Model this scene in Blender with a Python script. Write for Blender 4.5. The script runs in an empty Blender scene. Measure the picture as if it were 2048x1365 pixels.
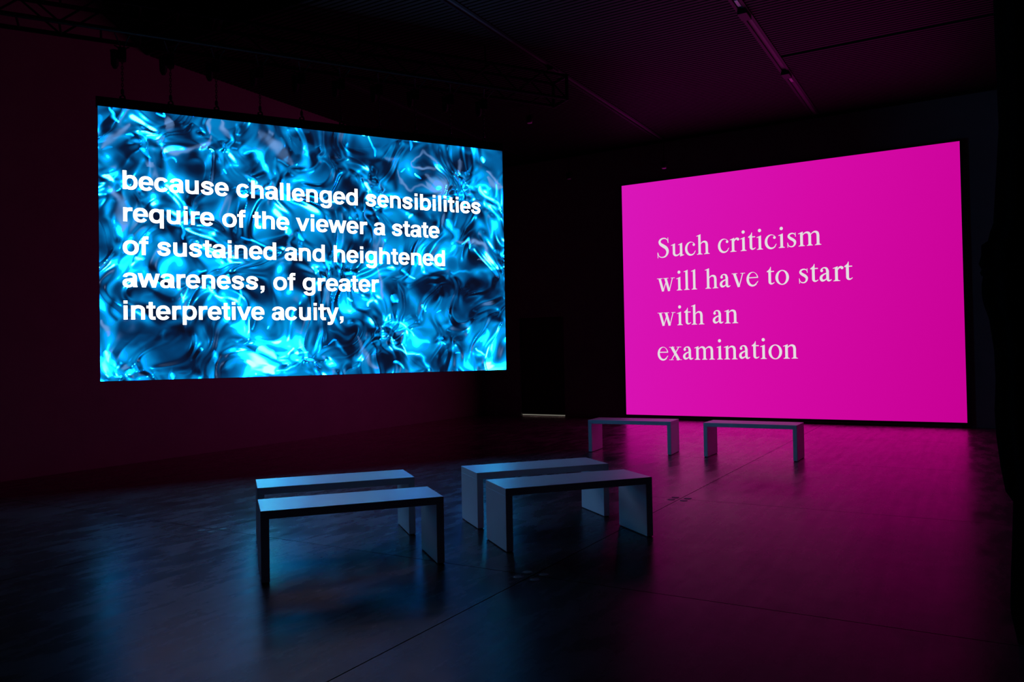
import bpy, bmesh, math, random
import numpy as np
from mathutils import Vector, Matrix

scene = bpy.context.scene
C = scene.collection

# ---------------------------------------------------------------- camera
cam_d = bpy.data.cameras.new('camera'); cam = bpy.data.objects.new('camera', cam_d); C.objects.link(cam)
CAM_H = 1.4024
r_ = Vector((0.8613, 0.5076, -0.0186)); f_ = Vector((-0.5079, 0.8613, 0.0161))
r_.normalize(); f_ = (f_ - r_ * f_.dot(r_)).normalized(); u_ = r_.cross(f_)
m = Matrix((r_, u_, -f_)).transposed().to_4x4(); m.translation = Vector((0, 0, CAM_H))
cam.matrix_world = m
cam_d.sensor_width = 36.0; cam_d.lens = 1576.9 / 2048 * 36.0
cam_d.clip_start = .05; cam_d.clip_end = 100
scene.camera = cam

# ---------------------------------------------------------------- world, exposure
w = bpy.data.worlds.new('dark_room'); scene.world = w; w.use_nodes = True
w.node_tree.nodes['Background'].inputs['Color'].default_value = (0, 0, 0, 1)
w.node_tree.nodes['Background'].inputs['Strength'].default_value = 0
vs = scene.view_settings
vs.view_transform = 'Standard'; vs.look = 'None'; vs.exposure = 0.0; vs.gamma = 1.0; vs.use_curve_mapping = False
try:
    scene.cycles.use_denoising = True
    scene.cycles.max_bounces = 8; scene.cycles.diffuse_bounces = 5; scene.cycles.glossy_bounces = 5
    scene.cycles.sample_clamp_indirect = 6.0
    scene.cycles.use_light_tree = True
except Exception: pass

# light given off by the screens (all the light there is in this room)
LETTER_LIGHT = 2.9        # white letters of the blue screen
BLUE_LIGHT = 1.0          # moving picture of the blue screen
HOT_LIGHT = 1.8           # its sparkling highlights
PINK_LIGHT = 1.0          # pink projection

# ---------------------------------------------------------------- helpers
def mat(name, col=(.5, .5, .5), rough=.5, metal=0., spec=.5, noise=None, bump=None):
    """procedural principled material; noise=(scale, amount) mottles the colour, bump=(scale, strength)"""
    M = bpy.data.materials.new(name); M.use_nodes = True
    nt = M.node_tree; b = nt.nodes['Principled BSDF']
    b.inputs['Base Color'].default_value = (*col, 1); b.inputs['Roughness'].default_value = rough
    b.inputs['Metallic'].default_value = metal; b.inputs['Specular IOR Level'].default_value = spec
    if noise or bump:
        tc = nt.nodes.new('ShaderNodeTexCoord')
    if noise:
        n = nt.nodes.new('ShaderNodeTexNoise'); n.inputs['Scale'].default_value = noise[0]; n.inputs['Detail'].default_value = 5
        nt.links.new(tc.outputs['Object'], n.inputs['Vector'])
        r = nt.nodes.new('ShaderNodeValToRGB'); a = noise[1]
        r.color_ramp.elements[0].position = .3; r.color_ramp.elements[1].position = .7
        r.color_ramp.elements[0].color = (*[c * (1 - a) for c in col], 1); r.color_ramp.elements[1].color = (*[min(1, c * (1 + a)) for c in col], 1)
        nt.links.new(n.outputs['Fac'], r.inputs['Fac']); nt.links.new(r.outputs['Color'], b.inputs['Base Color'])
    if bump:
        n2 = nt.nodes.new('ShaderNodeTexNoise'); n2.inputs['Scale'].default_value = bump[0]; n2.inputs['Detail'].default_value = 3
        nt.links.new(tc.outputs['Object'], n2.inputs['Vector'])
        bp = nt.nodes.new('ShaderNodeBump'); bp.inputs['Strength'].default_value = bump[1]; bp.inputs['Distance'].default_value = .01
        nt.links.new(n2.outputs['Fac'], bp.inputs['Height']); nt.links.new(bp.outputs['Normal'], b.inputs['Normal'])
    return M

def glow(name, col, strength):
    M = bpy.data.materials.new(name); M.use_nodes = True
    nt = M.node_tree; nt.nodes.remove(nt.nodes['Principled BSDF'])
    e = nt.nodes.new('ShaderNodeEmission'); e.inputs['Color'].default_value = (*col, 1); e.inputs['Strength'].default_value = strength
    nt.links.new(e.outputs[0], nt.nodes['Material Output'].inputs['Surface'])
    try: M.cycles.emission_sampling = 'FRONT'
    except Exception: pass
    return M

class MB:
    """collects boxes, tubes and sheets into one mesh"""
    def __init__(s): s.v = []; s.f = []
    def add(s, vs, fs):
        o = len(s.v); s.v += [tuple(p) for p in vs]; s.f += [tuple(i + o for i in f) for f in fs]; return s
    def box(s, x0, y0, z0, x1, y1, z1):
        vs = [(x, y, z) for z in (z0, z1) for y in (y0, y1) for x in (x0, x1)]
        return s.add(vs, [(0, 2, 3, 1), (4, 5, 7, 6), (0, 1, 5, 4), (2, 6, 7, 3), (0, 4, 6, 2), (1, 3, 7, 5)])
    def tube(s, pts, rad, n=8, closed=False, caps=True):
        pts = [Vector(p) for p in pts]; rs = rad if isinstance(rad, (list, tuple)) else [rad] * len(pts)
        vs = []; fs = []; up = None
        for i, p in enumerate(pts):
            a = pts[i - 1] if (i or closed) else p; b = pts[(i + 1) % len(pts)] if (i < len(pts) - 1 or closed) else p
            d = (b - a).normalized()
            if up is None: up = Vector((0, 0, 1)) if abs(d.z) < .9 else Vector((1, 0, 0))
            x = d.cross(up).normalized(); y = x.cross(d).normalized(); up = y
            vs += [p + (x * math.cos(2 * math.pi * k / n) + y * math.sin(2 * math.pi * k / n)) * rs[i] for k in range(n)]
        m_ = len(pts)
        for i in range(m_ if closed else m_ - 1):
            j = (i + 1) % m_
            fs += [(i * n + k, i * n + (k + 1) % n, j * n + (k + 1) % n, j * n + k) for k in range(n)]
        if caps and not closed:
            fs += [tuple(range(n))[::-1], tuple((m_ - 1) * n + k for k in range(n))]
        return s.add(vs, fs)
    def lathe(s, prof, n=20, o=(0, 0, 0)):
        vs = []; fs = []
        for r, z in prof: vs += [(o[0] + r * math.cos(2 * math.pi * k / n), o[1] + r * math.sin(2 * math.pi * k / n), o[2] + z) for k in range(n)]
        for i in range(len(prof) - 1): fs += [(i * n + k, i * n + (k + 1) % n, (i + 1) * n + (k + 1) % n, (i + 1) * n + k) for k in range(n)]
        fs += [tuple(range(n))[::-1], tuple((len(prof) - 1) * n + k for k in range(n))]
        return s.add(vs, fs)
    def build(s, name, material, parent=None, bevel=0, smooth=False, loc=None):
        me = bpy.data.meshes.new(name); me.from_pydata(s.v, [], s.f); me.update()
        me.materials.append(material)
        o = bpy.data.objects.new(name, me); C.objects.link(o)
        if parent: o.parent = parent
        if loc: o.location = loc
        if smooth:
            for p in me.polygons: p.use_smooth = True
        if bevel:
            b = o.modifiers.new('edge', 'BEVEL'); b.width = bevel; b.segments = 2; b.limit_method = 'ANGLE'; b.angle_limit = math.radians(40)
        return o

def empty(name, loc=(0, 0, 0), rz=0.):
    o = bpy.data.objects.new(name, None); o.empty_display_size = .1; C.objects.link(o); o.location = loc; o.rotation_euler = (0, 0, rz); return o
def tag(o, label, cat, group=None):
    o['label'] = label; o['category'] = cat
    if group: o['group'] = group
    return o
def struct(o): o['kind'] = 'structure'; return o
def copy_tree(o, parent=None):
    c = o.copy(); C.objects.link(c)
    if parent: c.parent = parent
    for ch in list(o.children): copy_tree(ch, c)
    return c

# ---------------------------------------------------------------- materials
def floor_material():
    M = bpy.data.materials.new('polished_concrete'); M.use_nodes = True
    nt = M.node_tree; N = nt.nodes; Lk = nt.links; b = N['Principled BSDF']
    tc = N.new('ShaderNodeTexCoord')
    def noise(scale, detail=4, st=(1, 1, 1), rot=0, rough=.55):
        mp = N.new('ShaderNodeMapping'); mp.inputs['Scale'].default_value = st; mp.inputs['Rotation'].default_value = (0, 0, rot)
        n = N.new('ShaderNodeTexNoise'); n.inputs['Scale'].default_value = scale; n.inputs['Detail'].default_value = detail; n.inputs['Roughness'].default_value = rough
        Lk.new(tc.outputs['Object'], mp.inputs['Vector']); Lk.new(mp.outputs['Vector'], n.inputs['Vector']); return n.outputs['Fac']
    def ramp(v, p0, p1, c0, c1):
        r = N.new('ShaderNodeMapRange'); r.inputs['From Min'].default_value = p0; r.inputs['From Max'].default_value = p1
        r.inputs['To Min'].default_value = c0; r.inputs['To Max'].default_value = c1; Lk.new(v, r.inputs['Value']); return r.outputs['Result']
    def mth(op, a, c):
        n = N.new('ShaderNodeMath'); n.operation = op
        for i, x in enumerate((a, c)):
            if hasattr(x, 'is_linked') or hasattr(x, 'links'): Lk.new(x, n.inputs[i])
            else: n.inputs[i].default_value = x
        return n.outputs[0]
    cloud = noise(1.1, 6, rough=.62); fine = noise(9, 5, rough=.65)
    sw1 = noise(7, 5, (1, .30, 1), .9, .62); sw2 = noise(8, 5, (1, .28, 1), -.55, .62); sc = noise(16, 3, (1, .05, 1), .25, .6)
    v = mth('ADD', mth('MULTIPLY', cloud, .5), mth('MULTIPLY', fine, .25)); v = mth('ADD', v, mth('MULTIPLY', mth('ADD', sw1, sw2), .125))
    alb = ramp(v, .36, .64, FLOOR_DARK, FLOOR_LIGHT)
    cc = N.new('ShaderNodeCombineColor'); [Lk.new(mth('MULTIPLY', alb, (1, .9, .8)[i]), cc.inputs[i]) for i in range(3)]
    rg = mth('ADD', mth('MULTIPLY', sw1, .34), mth('MULTIPLY', sw2, .33)); rg = mth('ADD', rg, mth('MULTIPLY', cloud, .33))
    rough = ramp(rg, .38, .62, FLOOR_R0, FLOOR_R1)
    sp = ramp(mth('ADD', mth('MULTIPLY', mth('ADD', sw2, sw1), .27), mth('ADD', mth('MULTIPLY', sc, .26), mth('MULTIPLY', fine, .2))), .30, .70, FLOOR_S0, FLOOR_S1)
    bp = N.new('ShaderNodeBump'); bp.inputs['Strength'].default_value = .025; bp.inputs['Distance'].default_value = .01
    Lk.new(mth('ADD', mth('MULTIPLY', sw1, .6), mth('MULTIPLY', fine, .4)), bp.inputs['Height'])
    # worn sealer: matt concrete under a film that only mirrors at grazing angles
    di = N.new('ShaderNodeBsdfDiffuse'); Lk.new(cc.outputs[0], di.inputs['Color'])
    gl = N.new('ShaderNodeBsdfGlossy'); gl.inputs['Color'].default_value = FILM; Lk.new(rough, gl.inputs['Roughness'])
    Lk.new(bp.outputs['Normal'], gl.inputs['Normal']); Lk.new(bp.outputs['Normal'], di.inputs['Normal'])
    lw = N.new('ShaderNodeLayerWeight'); lw.inputs['Blend'].default_value = .5
    fac = mth('MULTIPLY_ADD', mth('POWER', lw.outputs['Facing'], FILM_N), FILM_K); fac.node.inputs[2].default_value = FILM_0
    fac = mth('MINIMUM', mth('MULTIPLY', fac, sp), .7)
    mx = N.new('ShaderNodeMixShader'); Lk.new(fac, mx.inputs[0]); Lk.new(di.outputs[0], mx.inputs[1]); Lk.new(gl.outputs[0], mx.inputs[2])
    Lk.new(mx.outputs[0], N['Material Output'].inputs['Surface']); N.remove(b)
    return M
FLOOR_DARK, FLOOR_LIGHT, FLOOR_R0, FLOOR_R1, FLOOR_S0, FLOOR_S1 = .020, .055, .20, .34, .70, 1.34
FILM, FILM_N, FILM_K, FILM_0 = (.95, .68, .76, 1), 13.0, 2.4, .032
M_floor = floor_material()
M_wall = mat('warm_wall_paint', (.32, .25, .19), .5, noise=(2.5, .05))
M_backwall = mat('dark_wall_paint', (.30, .27, .27), .8, noise=(2.5, .08))
M_dark = mat('black_wall_paint', (.03, .03, .03), .9, noise=(2.5, .08))
M_slat = mat('dark_metal_slat', (.030, .026, .024), .6, .0, .15, noise=(3, .1))
M_void = mat('black_ceiling_void', (.012, .012, .012), .9, noise=(3, .2))
M_black = mat('black_powder_coat', (.006, .006, .007), .55, 0, .3, noise=(20, .2))
M_rubber = mat('black_rubber', (.01, .01, .01), .7, noise=(20, .2))
M_track = mat('anodised_track', (.10, .10, .10), .5, .2, noise=(8, .1))
M_steel = mat('steel_chain', (.10, .10, .10), .4, .8, noise=(30, .2))
M_bench = mat('white_lacquer', (.86, .86, .86), .37, noise=(6, .02), bump=(120, .03))
M_cloth = mat('black_drape_cloth', (.004, .004, .004), 1.0, 0, .0, noise=(12, .3))
M_cap = mat('brushed_steel_cap', (.09, .085, .08), .5, .2, noise=(25, .2))
M_door = mat('dark_door_paint', (.05, .05, .055), .6, noise=(4, .1))

XL, XR, YB, YF, ZC = -9.96, 2.6, 15.5, -6.0, 5.70

# ---------------------------------------------------------------- floor: cast slabs with open joints
fl = MB(); G = .004
gx = [XL] + [-8.45, -5.45, -2.45, .55] + [XR]
gy = [YF] + [-4.31, -1.42, 1.47, 4.36, 7.24, 10.13, 13.02] + [YB]
for i in range(len(gx) - 1):
    for j in range(len(gy) - 1):
        x0, x1, y0, y1 = gx[i] + G, gx[i + 1] - G, gy[j] + G, gy[j + 1] - G
        fl.box(x0, y0, -.06, x1, y1, 0)
fl.box(XL, YF, -.10, XR, YB, -.05)
struct(fl.build('floor', M_floor))

# recessed bolt caps, four round each joint crossing
def bolt_cap(loc):
    o = empty('floor_bolt_cap', loc)
    MB().lathe([(.028, 0), (.028, .002), (.022, .0035)], 20).build('cap_disc', M_cap, o)
    MB().lathe([(.036, 0), (.036, .0012), (.0285, .0012)], 20).build('rim', M_rubber, o)
    return o
cap0 = None
for (cx, cy, where) in ((-5.45, 4.36, 'left of the benches'), (-2.45, 4.36, 'before the middle benches'), (-2.45, 7.24, 'in the pink light')):
    for dx, dy, side in ((-.062, -.075, 'front left'), (.060, -.078, 'front right'), (-.062, .045, 'rear left'), (.060, .043, 'rear right')):
        if cap0 is None: cap0 = b_ = bolt_cap((0, 0, 0))
        else: b_ = copy_tree(cap0)
        b_.location = (cx + dx, cy + dy, 0)
        tag(b_, 'steel floor cap, %s of four, at the joint %s' % (side, where), 'floor cap', 'steel caps at the floor joints')

# ---------------------------------------------------------------- walls
T = .2
struct(MB().box(XL - T, YF, 0, XL, YB + T, 7.2).build('wall_left', M_wall))
DX0, DX1, DZ = -8.93, -7.81, 2.2
wb = MB(); wb.box(XL, YB, 0, DX0, YB + T, 7.2); wb.box(DX1, YB, 0, XR, YB + T, 7.2); wb.box(DX0, YB, DZ, DX1, YB + T, 7.2)
struct(wb.build('wall_back', M_backwall))
struct(MB().box(XR, YF, 0, XR + T, YB + T, 7.2).build('wall_right', M_dark))
struct(MB().box(XL - T, YF - T, 0, XR + T, YF, 7.2).build('wall_front', M_dark))
# door in the back wall with light leaking under it
dr = struct(MB().box(DX0 + .012, YB + .05, .035, DX1 - .012, YB + .095, DZ - .012).build('door_1', M_door))
hn = MB(); hn.tube([(DX1 - .10, YB + .05, 1.05), (DX1 - .10, YB - .0, 1.05), (DX1 - .22, YB - .0, 1.05)], .009, 8); hn.build('door_handle', M_track, dr)
MB().box(DX0 + .012, YB + .06, .008, DX1 - .012, YB + .09, .026).build('lit_gap', glow('corridor_light', (1, .95, .78), .16), dr)

# ---------------------------------------------------------------- ceiling: narrow metal slats across the room, in three bays
YD = 6.95
ce = MB()
bays = ((XL, -8.49), (-8.33, -5.49), (-5.33, -2.53), (-2.37, XR))
P = .08; y = YD + .05; k = 0
while y < YB - .12:
    for bi, (x0, x1) in enumerate(bays):
        if bi < 3 or not (11.91 < y < 12.01): ce.box(x0, y, ZC, x1, y + P * .62, ZC + .05)
    y += P
ce.box(XL, YD, ZC + .09, XR, YB, ZC + .14)               # black deck above the slats
struct(ce.build('ceiling', M_slat))
struct(MB().box(XL, YF, 7.0, XR, YD, 7.2).build('ceiling_void', M_void))
struct(MB().box(XL, YD - .04, ZC, XR, YD, 7.0).build('trim_1', M_void))
struct(MB().box(XL, YB - .10, ZC - .02, XR, YB, ZC + .06).build('trim_2', M_void))

# lighting tracks let into the joints between the ceiling bays
def lighting_track(x, label):
    o = empty('lighting_track', (x, YD + .05, ZC))
    L = YB - YD - .16
    t = MB(); t.box(-.075, 0, -.012, -.035, L, .04); t.box(.035, 0, -.012, .075, L, .04); t.build('side_channel', M_black, o)
    t = MB(); t.box(-.035, 0, .012, .035, L, .03); t.build('rail', M_track, o)
    return tag(o, label, 'lighting track', 'tracks along the slatted ceiling'), L
for x, lb in ((-8.41, 'black ceiling track nearest the left wall, behind the blue screen'), (-5.41, 'black ceiling track running to the left edge of the pink screen'), (-2.45, 'black ceiling track above the middle of the pink screen with two bright inserts')):
    o, L = lighting_track(x, lb)
    y0 = YD + .05
    if x == -2.45:
        for ya, yb_ in ((9.73, 9.93), (13.0, 13.2)): MB().box(-.022, ya - y0, -.006, .022, yb_ - y0, .012).build('lens_insert', mat('clear_lens', (.8, .8, .8), .3), o, .004)
        for ya, yb_ in ((10.02, 10.28), (12.62, 12.86)): MB().box(-.06, ya - y0, -.06, .06, yb_ - y0, -.012).build('adapter_box', M_black, o, .006)
    if x == -5.41:
        MB().box(-.05, 10.45 - y0, -.05, .05, 10.65 - y0, -.012).build('adapter_box', M_black, o, .006)

# small lamps hanging near the back wall
def pendant(loc, top, label):
    o = empty('pendant_spotlight', loc)
    MB().tube([(0, 0, .06), (0, 0, top - loc[2])], .006, 6).build('rod', M_black, o)
    a = MB(); a.lathe([(.03, .05), (.05, .03), (.055, -.05), (.045, -.07)], 16); a.build('lamp_head', M_black, o, smooth=True)
    MB().lathe([(.044, -.073), (.040, -.078)], 16).build('lens', mat('lamp_glass', (.7, .7, .7), .2), o)
    MB().tube([(-.07, 0, 0), (-.07, 0, .06), (.07, 0, .06), (.07, 0, 0)], .007, 6).build('yoke', M_black, o)
    return tag(o, label, 'spotlight', 'small spotlights hanging at the back')
pendant((-5.30, 15.12, 5.13), ZC, 'small black spotlight hanging above the top left corner of the pink screen')
pendant((-7.38, 15.05, 5.17), ZC, 'small black spotlight hanging between the blue screen and the pink screen')
pendant((-6.63, 12.0, 5.50), ZC, 'small black spotlight just under the ceiling above the right end of the blue screen')

# ---------------------------------------------------------------- lettering drawn as strokes and bowls
def ell(cx, cy, ox, oy, icx, icy, ix, iy, a0=0, a1=360, n=40, sq=2.25):
    out = []; e = 2 / sq
    for i in range(n + 1):
        a = math.radians(a0 + (a1 - a0) * i / n); ca, sa = math.cos(a), math.sin(a)
        pc, ps = math.copysign(abs(ca) ** e, ca), math.copysign(abs(sa) ** e, sa)
        out.append(((cx + ox * pc, cy + oy * ps), (icx + ix * pc, icy + iy * ps)))
    return [(a[0], b[0], b[1], a[1]) for a, b in zip(out, out[1:])]
def stroke(pts, n=7):
    P_ = [pts[0]] + list(pts) + [pts[-1]]; q = []
    for i in range(1, len(P_) - 2):
        for k in range(n):
            t = k / n; q.append(tuple(.5 * (2 * b + (c - a) * t + (2 * a - 5 * b + 4 * c - d) * t * t + (3 * b - a - 3 * c + d) * t ** 3) for a, b, c, d in zip(*P_[i - 1:i + 3])))
    q.append(pts[-1]); e = []
    for i, p in enumerate(q):
        a, b = q[max(0, i - 1)], q[min(len(q) - 1, i + 1)]; dx, dy = b[0] - a[0], b[1] - a[1]; l = math.hypot(dx, dy) or 1
        e.append(((p[0] - dy / l * p[2] / 2, p[1] + dx / l * p[2] / 2), (p[0] + dy / l * p[2] / 2, p[1] - dx / l * p[2] / 2)))
    return [(a[0], b[0], b[1], a[1]) for a, b in zip(e, e[1:])]
def rc(x0, y0, x1, y1): return [((x0, y0), (x1, y0), (x1, y1), (x0, y1))]
def disc(cx, cy, r): return [tuple((cx + r * math.cos(2 * math.pi * k / 20), cy + r * math.sin(2 * math.pi * k / 20)) for k in range(20))]
def mirror(gl, w): return [tuple((w - x, y) for x, y in p) for p in gl]

# bold grotesque
SW = 122
bowl_b = ell(334, 266, 244, 280, 320, 266, 137, 176)
hook_r = lambda x: []
SANS = {}
SANS['b'] = (611, rc(66, 0, 66 + SW, 718) + bowl_b)
SANS['d'] = (611, mirror(SANS['b'][1], 611))
SANS['p'] = (611, rc(66, -207, 66 + SW, 532) + bowl_b)
SANS['q'] = (611, mirror(SANS['p'][1], 611))
SANS['g'] = (611, mirror(rc(66, -10, 66 + SW, 532) + ell(334, 276, 244, 270, 320, 276, 137, 168), 611) + ell(304, -20, 241, 197, 304, -20, 119, 100, 0, -165))
SANS['o'] = (611, ell(305, 266, 271, 280, 305, 266, 147, 178))
SANS['e'] = (556, ell(278, 266, 256, 280, 278, 266, 134, 180, 0, 322) + rc(100, 222, 534, 306))
SANS['c'] = (556, ell(284, 266, 256, 280, 284, 266, 134, 178, 34, 326))
SANS['a'] = (556, ell(278, 372, 234, 174, 278, 372, 112, 88, -2, 172) + rc(390, 60, 512, 376) + ell(216, 150, 188, 164, 232, 150, 86, 82) + [((216, 314), (216, 232), (395, 258), (395, 352))] + [((390, 0), (532, 0), (532, 22), (512, 62), (390, 110))])
SANS['s'] = (556, stroke([(462, 362, 112), (438, 425, 112), (368, 474, 104), (275, 488, 104), (180, 470, 108), (112, 392, 116), (160, 318, 118), (275, 276, 118), (396, 232, 118), (436, 150, 116), (380, 72, 108), (278, 42, 104), (172, 58, 104), (108, 108, 108), (90, 172, 112)]))
SANS['n'] = (611, rc(66, 0, 66 + SW, 532) + rc(545 - SW, 0, 545, 350) + ell(308, 345, 237, 201, 308, 345, 117, 100, 0, 180))
SANS['h'] = (611, rc(66, 0, 66 + SW, 718) + SANS['n'][1])
SANS['u'] = (611, [tuple((611 - x, 532 - y) for x, y in p) for p in SANS['n'][1]])
SANS['r'] = (389, rc(66, 0, 66 + SW, 532) + stroke([(128, 330, 118), (160, 418, 118), (238, 470, 118), (374, 480, 120)]))
SANS['t'] = (333, rc(94, 120, 94 + SW, 676) + rc(8, 444, 312, 532) + stroke([(155, 200, 122), (156, 120, 122), (190, 58, 112), (252, 46, 100), (314, 48, 100)]))
SANS['f'] = (333, rc(88, 0, 88 + SW, 560) + rc(8, 444, 308, 532) + stroke([(149, 510, 122), (152, 600, 122), (190, 660, 112), (250, 674, 100), (314, 670, 100)]))
SANS['i'] = (278, rc(78, 0, 200, 532) + rc(78, 622, 200, 722))
SANS['l'] = (278, rc(78, 0, 200, 718))
SANS['v'] = (556, [((8, 532), (138, 532), (338, 0), (216, 0)), ((548, 532), (418, 532), (218, 0), (340, 0))])
w1 = [((6, 532), (134, 532), (272, 0), (152, 0)), ((152, 0), (272, 0), (448, 532), (330, 532))]
SANS['w'] = (778, w1 + mirror(w1, 778))
SANS['y'] = (556, [((8, 532), (138, 532), (340, 0), (222, -8)), ((548, 532), (418, 532), (214, -50), (332, -60))] + stroke([(300, 40, 118), (272, -50, 118), (230, -130, 112), (160, -158, 104), (78, -150, 100)]))
SANS[','] = (278, rc(70, 0, 206, 142) + [((206, 60), (206, -10), (178, -92), (78, -146), (78, -98), (128, -58), (136, 10))])
# text serif
def foot(x0, x1, l=58, r=58): return [((x0 - l, 0), (x1 + r, 0), (x1 + r, 15), (x1 + 22, 24), (x1, 52), (x0, 52), (x0 - 22, 24), (x0 - l, 15))]
def flag(x0, x1, y): return [((x1, y + 12), (x0 - 64, y - 42), (x0 - 64, y - 58), (x0, y - 50), (x0, y - 110), (x1, y - 110))]
def sbar(x0, x1, y, h=17): return rc(x0, y - h, x1, y)
def stem(x, y0, y1, w=86): return rc(x, y0, x + w, y1)
arch = lambda x: stroke([(x - 20, 335, 20), (x + 50, 402, 34), (x + 125, 424, 56), (x + 195, 390, 80), (x + 217, 310, 86), (x + 217, 250, 86)])
SER = {}
SER['S'] = (556, stroke([(450, 500, 16), (430, 590, 24), (362, 645, 32), (275, 657, 42), (185, 630, 56), (132, 555, 80), (165, 468, 96), (262, 400, 110), (372, 322, 110), (424, 225, 98), (414, 128, 80), (352, 42, 56), (265, 8, 38), (175, 12, 30), (98, 62, 24), (60, 172, 16)]) + [((440, 676), (458, 676), (468, 490), (446, 490)), ((42, 182), (62, 182), (70, -14), (48, -14))])
SER['u'] = (500, flag(70, 156, 440) + stem(70, 120, 420) + stroke([(113, 180, 86), (116, 95, 86), (160, 42, 66), (228, 36, 48), (300, 66, 34), (350, 120, 26)]) + flag(338, 424, 440) + stem(338, 30, 420) + [((338, 90), (424, 90), (424, 55), (486, 42), (486, 27), (352, -12), (338, -6))])
SER['c'] = (444, ell(232, 222, 205, 238, 262, 236, 150, 200, 48, 318, sq=2) + disc(352, 352, 44) + stroke([(375, 90, 34), (412, 145, 12)]))
SER['h'] = (500, flag(74, 160, 672) + stem(74, 0, 640) + foot(74, 160) + arch(160) + stem(334, 0, 310) + foot(334, 420))
SER['n'] = (500, flag(74, 160, 448) + stem(74, 0, 420) + foot(74, 160) + arch(160) + stem(334, 0, 310) + foot(334, 420))
SER['m'] = (778, flag(74, 160, 448) + stem(74, 0, 420) + foot(74, 160) + arch(160) + stem(334, 0, 310) + foot(334, 420, 50, 50) + arch(420) + stem(594, 0, 310) + foot(594, 680))
SER['r'] = (333, flag(70, 156, 448) + stem(70, 0, 420) + foot(70, 156, 58, 70) + stroke([(140, 330, 24), (190, 405, 44), (245, 428, 62), (290, 412, 70)]) + disc(288, 402, 44))
SER['i'] = (278, flag(98, 184, 448) + stem(98, 0, 420) + foot(98, 184) + disc(138, 622, 54))
SER['l'] = (278, flag(98, 184, 672) + stem(98, 0, 640) + foot(98, 184))
SER['t'] = (278, stem(74, 110, 450) + [((74, 440), (160, 440), (160, 580), (146, 580), (118, 520), (74, 478), (26, 448), (26, 436))] + rc(26, 418, 262, 450) + stroke([(117, 140, 86), (122, 78, 82), (160, 40, 56), (212, 42, 34), (268, 78, 18)]))
SER['w'] = (722, stroke([(120, 445, 88), (245, 0, 86)], 2) + stroke([(250, -6, 28), (372, 340, 30)], 2) + stroke([(345, 445, 88), (475, 0, 86)], 2) + stroke([(480, -6, 28), (610, 440, 30)], 2) + sbar(22, 232, 450) + sbar(262, 456, 450) + sbar(548, 696, 450))
SER['v'] = (500, stroke([(105, 445, 90), (258, 0, 86)], 2) + stroke([(262, -6, 28), (398, 440, 32)], 2) + sbar(18, 212, 450) + sbar(322, 478, 450))
SER['a'] = (444, disc(102, 352, 44) + stroke([(84, 362, 50), (112, 412, 36), (182, 440, 34), (252, 412, 64), (282, 330, 86), (283, 280, 86)]) + stem(240, 70, 340) + stroke([(262, 268, 30), (160, 230, 46), (88, 170, 74), (76, 104, 86), (112, 48, 74), (178, 48, 46), (260, 100, 26)]) + stroke([(283, 100, 86), (300, 45, 72), (345, 30, 44), (405, 62, 18)]))
SER['e'] = (444, ell(226, 222, 202, 238, 248, 240, 142, 200, 12, 318, sq=2) + rc(50, 258, 420, 290) + stroke([(372, 96, 36), (418, 156, 12)]))
SER['v '] = SER['v']
SER['x'] = (500, stroke([(118, 450, 96), (378, 0, 96)], 2) + stroke([(96, 0, 30), (386, 450, 32)], 2) + sbar(22, 220, 450) + sbar(300, 470, 450) + sbar(17, 182, 15, 15) + sbar(280, 484, 15, 15))
SER['o'] = (500, ell(250, 222, 222, 238, 250, 222, 132, 208, sq=2))
SER['s'] = (389, stroke([(318, 325, 14), (300, 388, 22), (248, 428, 32), (182, 432, 40), (116, 402, 56), (94, 342, 72), (148, 282, 86), (240, 222, 88), (292, 158, 80), (282, 78, 60), (226, 20, 40), (150, 14, 32), (88, 52, 24), (58, 138, 14)]) + [((302, 456), (318, 456), (324, 318), (306, 318)), ((46, 152), (62, 152), (70, -10), (52, -10))])

def grown(p, d):
    if not d: return p
    o = []
    for i in range(len(p)):
        a, b, c = p[i - 1], p[i], p[(i + 1) % len(p)]
        e1 = (b[0] - a[0], b[1] - a[1]); e2 = (c[0] - b[0], c[1] - b[1]); l1 = math.hypot(*e1); l2 = math.hypot(*e2)
        if l1 < 1e-6: e1, l1 = e2, l2
        if l2 < 1e-6: e2, l2 = e1, l1
        if l1 < 1e-6: o.append(b); continue
        n1 = (e1[1] / l1, -e1[0] / l1); n2 = (e2[1] / l2, -e2[0] / l2); k = d / max(.45, 1 + n1[0] * n2[0] + n1[1] * n2[1])
        o.append((b[0] + (n1[0] + n2[0]) * k, b[1] + (n1[1] + n2[1]) * k))
    return o
def lettering(name, lines, glyphs, sx, sy, mapf, material, parent, space, grow=0):
    """lines: (text, x of the first stem, baseline, wanted width or None); mapf(u, v) gives the point on the screen face"""
    mb = MB()
    for text, x0, y0, wid in lines:
        adv = sum((space if c == ' ' else glyphs[c][0]) for c in text)
        k = sx if wid is None else wid / adv
        x = 0
        for c in text:
            if c == ' ': x += space; continue
            a, polys = glyphs[c]
            for p in polys:
                if sum(p[i][0] * p[(i + 1) % len(p)][1] - p[(i + 1) % len(p)][0] * p[i][1] for i in range(len(p))) < 0: p = p[::-1]
                p = grown(p, grow)
                mb.add([mapf(x0 + (x + px) * k, y0 + py * sy) for px, py in p], [tuple(range(len(p)))])
            x += a
    return mb.build(name, material, parent)

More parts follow.
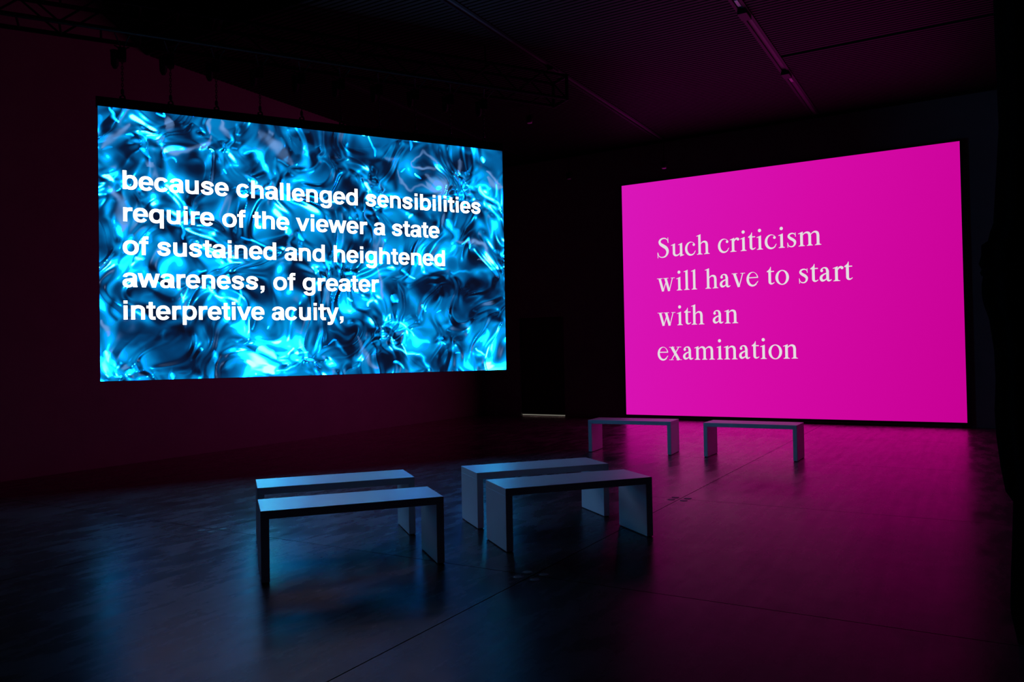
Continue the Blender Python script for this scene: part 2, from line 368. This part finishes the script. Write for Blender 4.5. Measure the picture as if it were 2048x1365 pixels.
# ---------------------------------------------------------------- blue LED screen, hung from a truss
TH = math.radians(57.6); S0 = Vector((-8.3344, 5.1907, 1.181)); SWID, SHGT = 5.010, 3.060
ex = Vector((math.cos(TH), math.sin(TH), 0)); en = Vector((math.sin(TH), -math.cos(TH), 0))   # along the screen, out of its face
FEATS = """D 88 9 288 19 282
D 80 62 297 73 295
D 116 82 289 93 283
D 101 30 262 36 248 25 238
D 129 91 251 104 240 118 246
D 98 156 265 165 256 160 250
D 76 190 309 200 300 205 280
D 184 249 300 267 289 256 269
D 135 286 286 294 270
D 97 333 263 344 242
D 86 379 278 385 268
D 146 406 292 418 276
D 121 468 287 484 282
D 109 4 152 8 146
D 90 33 206 46 199
D 125 57 179 70 172
D 92 66 208 75 201
D 94 99 206 106 201
D 132 126 170 147 162
D 119 263 204 277 210
D 108 290 225 304 217
D 121 284 168 303 164
D 114 378 203 389 196
D 119 444 187 462 174
D 100 24 99 43 105
D 125 58 100 75 86
D 55 13 88 15 69
D 155 21 57 53 50 32 41
D 250 57 34 84 21 111 30
D 137 66 50 86 57
D 142 116 60 127 52
D 130 238 93 246 83
D 101 198 126 213 116
D 104 238 54 251 62
D 106 277 36 285 25
D 81 301 54 299 73
D 142 373 112 397 107 418 118
D 252 436 105 448 90 435 79
D 182 474 122 493 108
D 118 429 48 435 36
D 137 320 22 340 16
D 170 374 15 398 12 416 23
D 91 479 79 492 74
D 166 336 111 358 84
M 183 477 288 497 298
M 213 476 212 491 196
M 171 377 173 401 185
M 194 338 81 375 81
M 146 411 96 414 79
M 146 146 236 155 227
M 145 137 243 141 231
M 113 49 226 66 239
M 154 215 278 223 295
C 31 2 299 2 278
C 31 19 273 28 277 36 274
C 45 43 273 60 275
C 26 5 258 19 262
C 19 105 294 109 289
C 23 64 253 77 257 82 253
C 18 5 236 15 235 8 227
C 18 23 205 30 198
C 40 11 204 8 183 14 174 18 151
C 44 12 169 20 155
C 45 31 161 26 142
C 45 48 124 50 114
C 45 48 166 59 155
C 50 53 214 59 196
C 18 44 190 46 178
C 23 68 213 81 216
C 23 81 209 83 197
C 28 90 205 97 188
C 32 77 187 90 169
C 38 127 240 134 250 146 256
C 34 137 268 158 273 173 269
C 40 166 271 170 256
C 35 180 257 182 242
C 19 142 293 149 297 144 289
C 20 190 266 188 250
C 30 200 290 195 276
C 36 208 301 221 307 236 301
C 62 228 285 236 280 233 270
C 36 225 256 238 255
C 26 254 261 259 249
C 38 278 290 280 272
C 43 269 260 288 251 305 261
C 65 288 248 310 234
C 60 316 283 339 277 344 272
C 36 427 304 452 300
C 54 461 254 483 253
C 30 439 247 443 239
C 41 407 197 419 175 437 170
C 50 326 176 331 168
C 73 354 205 378 217 389 204
C 29 424 137 436 133 481 137 500 146
C 43 491 167 496 158
C 29 418 132 415 127
C 33 336 141 359 131
C 37 275 83 310 81
C 64 414 73 415 73
C 82 324 70 343 62 375 48 386 40
C 63 398 48 416 34 428 25
C 28 329 43 351 29 374 23 386 4
C 42 447 28 462 16 497 10
C 30 445 68 441 48
C 36 463 45 479 56
C 100 3 23 13 4
C 44 25 11 27 4
C 92 70 2 75 2
C 51 93 52 100 38
C 47 118 33 119 23
C 106 134 18 153 25 162 4
C 238 192 44 222 36 212 18
C 121 148 57 187 42
C 110 186 9 227 3
C 93 237 23 234 10
C 67 116 101 130 82 139 64
C 48 135 107 149 92 146 67
C 88 163 87 178 72 182 62
C 48 139 60 153 67
C 84 171 148 188 133 198 123
C 68 138 134 140 129
C 51 69 136 78 127
C 31 256 54 274 46 285 51
C 37 258 38 274 28
C 48 285 30 295 19 287 6
C 62 231 134 260 135
C 36 219 175 224 165
C 36 209 180 211 170
C 66 20 127 26 114
C 57 108 155 117 170
L 39 3 261 17 272 26 285 32 291
L 50 62 289 75 292
L 32 60 264 86 265 109 276 118 288
L 24 119 308 116 291
L 59 49 245 55 250
L 44 8 220 19 205 23 184 20 165
L 55 171 294 185 286 200 269 210 262
L 24 130 305 134 285
L 39 327 279 341 278
L 20 367 280 379 291 397 283 391 271 370 272 367 280
L 20 347 267 352 248 378 245 408 242
L 69 390 260 411 253 405 241 387 251
L 36 433 289 434 266
L 55 474 264 499 257
L 24 477 276 496 263
L 26 425 181 450 173 475 172 475 154 459 148
L 32 290 46 306 19 320 5
L 27 314 137 324 111 321 89
L 26 0 67 2 50
W 22 9 304 15 297 19 293
W 23 58 304 65 298 68 304
W 20 30 278 37 277
W 41 45 279 58 278
W 20 41 268 47 261 52 258
W 54 41 135 45 131
W 16 81 178 90 165
W 24 130 247 134 240
W 29 151 269 166 271
W 29 231 285 228 280
W 33 217 263 218 263
W 30 294 305 303 298
W 25 308 299 316 286 313 278
W 25 359 310 362 293
W 28 355 262 364 266
W 23 373 261 381 254
W 36 471 299 480 288
W 54 464 252 476 238 500 225
W 76 416 203 425 186 419 175
W 37 360 199 366 205
W 27 437 173 450 176 446 165
W 31 350 133 367 124
W 61 338 100 342 92
W 24 305 102 309 86
W 23 379 90 387 79
W 32 396 73 402 76
W 33 329 67 343 62 369 51
W 29 401 45 413 45
W 23 422 25 431 27
W 17 332 42 351 29 374 23
W 28 337 16 351 2
W 27 456 33 469 13
W 36 475 36 478 24
W 24 494 13 499 1
W 79 7 30 13 13
W 41 74 7 76 0
W 21 100 43 102 39
W 113 167 37 182 22
W 56 214 34 216 33
W 31 218 23 224 26
W 22 189 9 224 13
W 59 162 4 163 4
W 43 112 106 125 89
W 32 180 62 181 61
W 23 80 101 89 89
W 16 250 31 261 38
W 20 150 172 169 160 191 154
W 24 147 99 147 82
W 21 280 96 286 94"""
BLOBS=[(1.79,0.32,0.37,0.28),(1.30,0.87,0.24,0.20),(2.04,0.36,0.28,0.15),(0.12,1.97,0.29,0.14),(0.49,2.71,0.36,0.10),(4.78,0.22,0.27,0.16),(2.65,2.86,0.35,-0.18),(4.33,0.96,0.44,-0.20),(0.79,0.28,0.35,-0.25),(3.88,1.12,0.29,-0.10),(2.88,0.43,0.21,-0.10),(0.07,0.13,0.15,0.25),(1.51,2.69,0.27,0.12),(4.83,2.39,0.24,0.15),(3.60,1.99,0.25,0.08),(3.38,2.53,0.17,-0.15)]
def screen_pattern(NX=720,NZ=440):
    rng=np.random.RandomState(11)
    W,Hh=5.0,3.055
    fx=np.fft.fftfreq(NX*2,d=W*2/(NX*2))[None,:]; fz=np.fft.fftfreq(NZ*2,d=Hh*2/(NZ*2))[:,None]
    fr2=fx*fx+fz*fz
    def G(s,ax=1.0):   # smooth random field, feature size s metres
        n=rng.normal(size=(NZ*2,NX*2)); k=np.exp(-2*(np.pi*s)**2*(fx*fx*ax+fz*fz/ax))
        f=np.real(np.fft.ifft2(np.fft.fft2(n)*k))[:NZ,:NX]; return (f-f.mean())/f.std()
    u,z=np.meshgrid(np.linspace(0,W,NX),np.linspace(0,Hh,NZ))
    dx=W/(NX-1)
    def samp(f,uu,zz):
        a=np.clip(uu/dx,0,NX-1.001); b=np.clip(zz/(Hh/(NZ-1)),0,NZ-1.001)
        i=a.astype(int); j=b.astype(int); a-=i; b-=j
        return (f[j,i]*(1-a)+f[j,i+1]*a)*(1-b)+(f[j+1,i]*(1-a)+f[j+1,i+1]*a)*b
    # folded liquid height field
    w1,w2=G(.17),G(.17); w3,w4=G(.06),G(.06)
    uu=u+.13*w1; zz=z+.13*w2; uu=uu+.038*samp(w3,uu,zz); zz=zz+.038*samp(w4,uu,zz)
    h=samp(G(.15,.5),uu,zz)+.36*samp(G(.07,.55),uu,zz)
    gz,gx=np.gradient(h,Hh/(NZ-1),dx)
    q=np.hypot(gx,gz)*.075+1e-9; q=1.7*np.tanh(q/1.7)/q*.075; nx,nz=gx*q,gz*q
    a=np.sin(1.9*nx+1.3*nz+1.1*w1)+.8*np.sin(2.6*nz-1.5*nx+1.5*w2+1)
    mid=.50+.25*a
    gl=np.exp(-((nx-.50)**2+(nz-.70)**2)/.055)+np.exp(-((nx+.85)**2+(nz-.30)**2)/.045)+.9*np.exp(-((nx-.15)**2+(nz+1.0)**2)/.04)
    lav=np.exp(-((nx+.15)**2+(nz-1.2)**2)/.05)+np.exp(-((nx-1.1)**2+(nz+.2)**2)/.04)
    return u,z,mid,gl,lav,G
def features(u,z,txt,G):
    H=u.shape; cov={k:np.zeros(H) for k in 'DMCLW'}
    for l in txt.strip().split('\n'):
        f=l.split(); w=float(f[1])/1000; v=[float(x)/100 for x in f[2:]]; P=smooth(list(zip(v[::2],v[1::2])))
        d=np.full(H,9.)
        m=2.2*w+.02
        x0,x1=min(p[0] for p in P)-m,max(p[0] for p in P)+m; y0,y1=min(p[1] for p in P)-m,max(p[1] for p in P)+m
        sel=(u>x0)&(u<x1)&(z>y0)&(z<y1)
        if not sel.any(): continue
        a=u[sel]; b=z[sel]; dd=np.full(a.shape,9.); L=sum(np.hypot(q[0]-p[0],q[1]-p[1]) for p,q in zip(P,P[1:]))+1e-6; s0=0
        for p,q in zip(P,P[1:]):
            ex,ey=q[0]-p[0],q[1]-p[1]; l2=ex*ex+ey*ey+1e-9
            t=np.clip(((a-p[0])*ex+(b-p[1])*ey)/l2,0,1)
            s=(s0+t*np.sqrt(l2))/L; s0+=np.sqrt(l2)
            wid=w*.5*(.35+1.25*np.sqrt(np.clip(4*s*(1-s),0,1))) if f[0]!='D' else w*.55
            dd=np.minimum(dd,np.hypot(a-p[0]-t*ex,b-p[1]-t*ey)/wid)
        al=1/(1+np.exp((dd-1)*(4 if f[0] in 'WL' else 2.6 if f[0]=='C' else 2.2)))
        cov[f[0]][sel]=np.maximum(cov[f[0]][sel],al)
    return cov
def smooth(P):
    if len(P)<3: return P
    Q=[P[0]]+P+[P[-1]]; o=[]
    for i in range(1,len(Q)-2):
        for t in (0,.25,.5,.75):
            o.append(tuple(.5*(2*b+(c_-a)*t+(2*a-5*b+4*c_-d)*t*t+(3*b-a-3*c_+d)*t**3) for a,b,c_,d in zip(Q[i-1],Q[i],Q[i+1],Q[i+2])))
    return o+[P[-1]]
def compose(txt,NX=720,NZ=440):
    u,z,mid,gl,lav,G=screen_pattern(NX,NZ)
    wx=.026*G(.07)+.010*G(.03); wz=.026*G(.07)+.010*G(.03)
    c=features(u+wx,z+wz,txt,G)
    for bu,bz,br,ba in BLOBS: mid=mid+ba*np.exp(-((u-bu)**2+(z-bz)**2)/(br*br))
    I=mid*(1-.72*c['D']); I=I+(np.maximum(I,.5)-I)*.8*c['M']
    tex=np.clip(.5+(mid-.44)*1.5+.25*G(.05),0,1)
    I=I+(.62+.38*tex-I)*c['C']*.92*(.55+.45*tex)
    I=I+.58*np.clip(gl,0,1.1)*(1-.85*c['D'])
    I=np.maximum(I,(.86+.24*tex)*c['W']**.8)
    calm=np.exp(-(((u-4.22)/.13)**2+((z-1.44)/.13)**2)**2); I=np.minimum(I,1.2-.75*calm)
    I=np.clip(I,0,1.12)
    xs=[0,.14,.3,.45,.6,.75,.88,1.0,1.12]
    cs=[(.003,.005,.018),(.002,.012,.05),(.001,.05,.17),(.001,.12,.36),(.001,.23,.60),(.001,.36,.84),(.002,.60,1.0),(.03,.92,1.2),(.45,1.4,1.5)]
    col=np.stack([np.interp(I,xs,[k[i] for k in cs]) for i in range(3)],-1)
    lv=np.clip(.5*lav*(1-c['D'])*(I<.8)+.85*c['L']*(.35+.65*tex),0,1)[...,None]
    col=col*(1-lv)+lv*np.array([.17,.36,.75])
    return u,z,col,I

led = empty('led_screen', S0, TH)             # local x along the screen, local -y out of its face
tag(led, 'large hanging screen with white bold text over rippling blue liquid picture', 'screen')
NX, NZ = 660, 404
U, Zg, COL, INT = compose(FEATS, NX, NZ)
xs_ = [0, .70, .78, .88, 1.0, 1.12]               # the clipped parts of the picture shine far beyond white
gain = np.stack([np.interp(INT, xs_, v) for v in ([0, 0, 0, 0, .0, .1], [0, 0, .0, .02, 2.2, 9.0], [0, 0, .9, 3.0, 6.0, 12.0])], -1)
em = (COL + HOT_LIGHT * gain) * BLUE_LIGHT
me = bpy.data.meshes.new('display_panel')
xs_ = np.linspace(0, SWID, NX); zs_ = np.linspace(0, SHGT, NZ)
vx, vz = np.meshgrid(xs_, zs_)
co = np.stack([vx, np.zeros_like(vx), vz], -1).reshape(-1, 3).astype(np.float32)
idx = np.arange(NX * NZ).reshape(NZ, NX)
quads = np.stack([idx[:-1, :-1], idx[:-1, 1:], idx[1:, 1:], idx[1:, :-1]], -1).reshape(-1).astype(np.int32)
nq = (NX - 1) * (NZ - 1)
me.vertices.add(NX * NZ); me.vertices.foreach_set('co', co.ravel())
me.loops.add(nq * 4); me.loops.foreach_set('vertex_index', quads)
me.polygons.add(nq); me.polygons.foreach_set('loop_start', np.arange(0, nq * 4, 4, dtype=np.int32))
me.update(calc_edges=True)
at = me.color_attributes.new('picture', 'FLOAT_COLOR', 'POINT')
at.data.foreach_set('color', np.concatenate([em, np.ones(em.shape[:2] + (1,))], -1).astype(np.float32).ravel())
Mp = glow('led_picture', (1, 1, 1), 1.0)
an = Mp.node_tree.nodes.new('ShaderNodeAttribute'); an.attribute_name = 'picture'
Mp.node_tree.links.new(an.outputs['Color'], [n for n in Mp.node_tree.nodes if n.type == 'EMISSION'][0].inputs['Color'])
me.materials.append(Mp)
pn = bpy.data.objects.new('display_panel', me); C.objects.link(pn); pn.parent = led
MB().box(-.004, .004, -.004, SWID + .004, .09, SHGT + .004).build('housing', M_black, led, .004)
fr = MB()
for k in range(11): fr.box(max(0, k * SWID / 10 - .02), .09, .02, min(SWID, k * SWID / 10 + .02), .13, SHGT - .02)
for z in (.02, SHGT / 2, SHGT - .06): fr.box(0, .09, z, SWID, .13, z + .04)
fr.build('rear_frame', M_black, led)
MB().box(-.02, .0, SHGT + .006, SWID + .02, .10, SHGT + .11).build('hanging_bar', M_black, led, .006)
M_text = glow('white_letters', (1.0, .97, 1.0), LETTER_LIGHT)
HS = .2865 / 1000
lettering('lettering', [
    ('because challenged sensibilities', .224, 3.335 - 1.181, 4.445),
    ('require of the viewer a state', .226, 2.971 - 1.181, 3.822),
    ('of sustained and heightened', .228, 2.599 - 1.181, 3.905),
    ('awareness, of greater', .224, 2.233 - 1.181, 2.972),
    ('interpretive acuity,', .217, 1.868 - 1.181, 2.525)], SANS, HS, HS, lambda u, v: (u, -.004, v), M_text, led, 278, 9)

# truss with chain hoists
TB, TT = 5.04, 5.42           # underside and top of the truss
tr = empty('lighting_truss', S0 + ex * 0 + Vector((0, 0, 0)), TH)
X0, X1 = -1.55, 6.0; ZB, ZT = TB - S0.z, TT - S0.z; D = .19
tag(tr, 'black box truss high above the blue screen, carrying its chain hoists', 'truss')
for yy in (-D + .05, D + .05):
    for zz in (ZB + .025, ZT - .025): MB().tube([(X0, yy, zz), (X1, yy, zz)], .025, 10).build('chord', M_black, tr)
la = MB(); n = 19
for i in range(n):
    a, b = X0 + (X1 - X0) * i / n, X0 + (X1 - X0) * (i + 1) / n
    for yy in (-D + .05, D + .05):
        la.tube([(a, yy, ZB + .025), (b, yy, ZT - .025)] if i % 2 else [(a, yy, ZT - .025), (b, yy, ZB + .025)], .012, 6)
    for zz in (ZB + .025, ZT - .025):
        la.tube([(a, -D + .05, zz), (a, D + .05, zz)], .012, 6)
la.build('lattice', M_black, tr)
ef = MB()
for x in (X1,):
    for a, b in (((x, -D + .05, ZB + .02), (x, D + .05, ZB + .02)), ((x, -D + .05, ZT - .02), (x, D + .05, ZT - .02)), ((x, -D + .05, ZB), (x, -D + .05, ZT)), ((x, D + .05, ZB), (x, D + .05, ZT))): ef.tube([a, b], .025, 8)
ef.build('end_frame', M_black, tr)
for x in (-.6, 1.3, 3.0, 4.8):
    MB().tube([(x, .05, ZT - .05), (x, .05, (7.0 if x < 1.7 else ZC) - S0.z)], .014, 6).build('suspension_rod', M_black, tr)
    MB().box(x - .02, -D + .05, ZT - .04, x + .02, D + .05, ZT - .01).build('crossbar', M_black, tr)
def hoist():
    o = empty('chain_hoist', (0, 0, 0), TH)          # origin: where its hook meets the screen's hanging bar
    top = TB - (S0.z + SHGT + .11)                   # underside of the truss above the bar
    a = MB()
    for s in (-1, 1):
        for q in (-1, 1): a.tube([(s * .075, q * D, top - .012), (s * .06, q * D * .8, top - .03), (0, 0, top - .13)], .008, 6)
    a.build('sling', M_black, o)
    b = MB(); b.box(-.042, -.05, top - .24, .042, .05, top - .10); b.lathe([(.04, 0), (.045, .02), (.045, .11), (.03, .13)], 14, (.0, .06, top - .23)); b.build('motor', M_black, o, .008)
    b = MB(); b.lathe([(.02, -.34), (.04, -.30), (.045, -.16), (.05, -.14)], 12, (-.075, 0, top)); b.build('chain_bag', M_rubber, o, smooth=True)
    ch = MB(); z0, z1 = .12, top - .24; nl = int((z1 - z0) / .030)
    for i in range(nl):
        z = z0 + (z1 - z0) * (i + .5) / nl; h = (z1 - z0) / nl * .66; pts = []
        for t in range(8):
            p = 2 * math.pi * t / 8; q = .011 * math.cos(p)
            pts.append((q, 0, z + h * math.sin(p)) if i % 2 else (0, q, z + h * math.sin(p)))
        ch.tube(pts, .0042, 5, closed=True)
    ch.build('chain', M_steel, o)
    k = MB(); k.lathe([(.012, .06), (.018, .07), (.018, .11), (.010, .125)], 10)
    k.tube([(0, 0, .065), (.022, 0, .045), (.022, 0, .022), (0, 0, .012), (-.022, 0, .022), (-.020, 0, .035)], .008, 6); k.build('hook', M_steel, o)
    k = MB(); k.tube([(-.028, 0, .01), (-.026, 0, .035), (0, 0, .05), (.026, 0, .035), (.028, 0, .01)], .007, 6); k.build('shackle', M_black, o)
    return o
hp = hoist()
ORD = ['at the far left end', 'second from the left end', 'third from the left end', 'fourth from the left end', 'fifth from the left end', 'fifth from the right end', 'fourth from the right end', 'third from the right end', 'second from the right end', 'at the far right end']
for k in range(10):
    o = hp if k == 0 else copy_tree(hp)
    o.location = S0 + ex * (.25 + .5005 * k) - en * .05 + Vector((0, 0, SHGT + .11))
    tag(o, 'black chain hoist holding the blue screen, %s' % ORD[k], 'chain hoist', 'chain hoists above the blue screen')

# ---------------------------------------------------------------- pink projection screen on the back wall
PX0, PX1, PZ0, PZ1, PY = -6.331, -.166, .090, 4.878, 15.40
ps = empty('projection_screen', (PX0, PY, 0))
tag(ps, 'large bright pink projection screen with white serif text on the back wall', 'screen')
Mk = glow('pink_projection', (1, 1, 1), PINK_LIGHT)
nt = Mk.node_tree; tc = nt.nodes.new('ShaderNodeTexCoord'); sx = nt.nodes.new('ShaderNodeSeparateXYZ'); nt.links.new(tc.outputs['Object'], sx.inputs[0])
md = nt.nodes.new('ShaderNodeMath'); md.operation = 'MULTIPLY_ADD'; md.inputs[1].default_value = 1 / 8.2
mz = nt.nodes.new('ShaderNodeMath'); mz.operation = 'MULTIPLY'; mz.inputs[1].default_value = -.045
nt.links.new(sx.outputs['Z'], mz.inputs[0]); nt.links.new(sx.outputs['X'], md.inputs[0]); nt.links.new(mz.outputs[0], md.inputs[2])
ad = nt.nodes.new('ShaderNodeMath'); ad.operation = 'ADD'; ad.inputs[1].default_value = .22; nt.links.new(md.outputs[0], ad.inputs[0])
cr = nt.nodes.new('ShaderNodeValToRGB'); cr.color_ramp.elements[0].color = (.70, .008, .49, 1); cr.color_ramp.elements[1].color = (.565, 0, .29, 1)
e_ = cr.color_ramp.elements.new(.5); e_.color = (.67, .003, .385, 1)
nt.links.new(ad.outputs[0], cr.inputs[0]); nt.links.new(cr.outputs[0], [n for n in nt.nodes if n.type == 'EMISSION'][0].inputs['Color'])
W_, H_ = PX1 - PX0, PZ1
MB().add([(0, 0, PZ0), (W_, 0, PZ0), (W_, 0, PZ1), (0, 0, PZ1)], [(0, 1, 2, 3)]).build('screen_surface', Mk, ps)
f = MB(); b = .035
f.box(-b, -.012, PZ0 - b, 0, .04, PZ1 + b); f.box(W_, -.012, PZ0 - b, W_ + b, .04, PZ1 + b); f.box(0, -.012, PZ1, W_, .04, PZ1 + b); f.box(0, -.012, PZ0 - b, W_, .04, PZ0)
f.build('frame', M_black, ps)
f = MB(); f.box(0, .005, PZ0, W_, .04, PZ1); f.build('backing', M_black, ps)
for x in (.02, W_ - .08): MB().box(x, .0, 0, x + .06, .04, PZ0 - b).build('foot', M_black, ps)
lettering('lettering', [
    ('Such criticism', -5.600 - PX0, 3.306, 3.205), ('will have to start', -5.610 - PX0, 2.617, 3.715),
    ('with an', -5.614 - PX0, 1.915, 1.655), ('examination', -5.632 - PX0, 1.213, 2.765)],
    SER, .000552, .000590, lambda u, v: (u, -.003, v), glow('pale_letters', (.78, .74, .76), PINK_LIGHT), ps, 250)

# ---------------------------------------------------------------- benches
BL, BW, BH, BT = 1.177, .450, .450, .052
def bench():
    o = empty('bench', (0, 0, 0))
    MB().box(-BL / 2, -BW / 2, BH - BT, BL / 2, BW / 2, BH).build('seat', M_bench, o, .003)
    for s in (-1, 1):
        x0, x1 = sorted((s * BL / 2, s * (BL / 2 - BT)))
        l = MB().box(x0, -BW / 2, .006, x1, BW / 2, BH - BT).build('leg', M_bench, o, .003)
        MB().box(x0 + .006, -BW / 2 + .01, 0, x1 - .006, BW / 2 - .01, .006).build('glide', M_rubber, l)
    return o
bp0 = bench()
for i, (x, y, a, lb) in enumerate((
    (-3.660, 4.030, 50.6, 'white slab bench, front one of the left pair before the blue screen'),
    (-4.366, 4.634, 50.0, 'white slab bench, rear one of the left pair nearer the blue screen'),
    (-3.276, 5.907, 50.5, 'white slab bench, rear one of the middle pair facing the blue screen'),
    (-2.686, 5.369, 50.6, 'white slab bench, front one of the middle pair at the edge of the pink light'),
    (-4.166, 10.376, 4.8, 'far slab bench under the lower left corner of the pink screen'),
    (-2.526, 10.416, -.1, 'far slab bench under the middle of the pink screen'))):
    o = bp0 if i == 0 else copy_tree(bp0)
    o.location = (x, y, 0); o.rotation_euler = (0, 0, math.radians(a))
    tag(o, lb, 'bench', 'slab benches in the gallery')

# ---------------------------------------------------------------- black drape at the right edge
dp = empty('drape', (.42, 4.45, 0))
tag(dp, 'black drape hanging bunched from the ceiling at the right edge of the room', 'curtain')
OUT = [(.0, .125), (.068, .113), (.137, .100), (.304, .106), (.543, .118), (.66, .124), (.708, .094), (.826, .076), (.969, .062), (1.089, .058), (1.234, .066), (1.378, .063), (1.524, .046), (1.60, .024), (1.647, .018), (1.695, .019), (1.75, .030), (1.79, .008), (1.83, .020), (1.88, .022), (1.90, .050), (1.935, .058), (1.98, .074), (2.10, .083), (2.46, .110), (2.75, .107), (3.4, .10), (4.4, .09), (5.6, .07), (6.98, .06)]
mb = MB(); n = 96; vs_ = []
zs = [o_[0] for o_ in OUT]; xo = [o_[1] for o_ in OUT]
zz = sorted(set(zs + [float(v) for v in np.linspace(0, 6.98, 70)]))
for z in zz:
    rad = .42 - float(np.interp(z, zs, xo))
    amp = .03 + .012 * math.sin(z * 1.7)
    for k in range(n):
        t = 2 * math.pi * k / n
        rr = rad * (.93 + .07 * math.cos(t * 1.0) ** 2) * (1 - amp * (1 + math.sin(13 * (t - math.pi) + .5 * math.sin(z * 1.3) - math.pi / 2 * 3)))
        vs_.append((rr * math.cos(t), rr * .75 * math.sin(t), z))
mb.add(vs_, [(i * n + k, i * n + (k + 1) % n, (i + 1) * n + (k + 1) % n, (i + 1) * n + k) for i in range(len(zz) - 1) for k in range(n)])
mb.build('cloth', M_cloth, dp, smooth=True)
tb = MB(); tb.tube([(.375 * math.cos(2 * math.pi * k / 32), .29 * math.sin(2 * math.pi * k / 32), 1.76 + .01 * math.sin(3 * k)) for k in range(32)], .022, 8, closed=True)
tb.build('tie_band', M_cloth, dp, smooth=True)
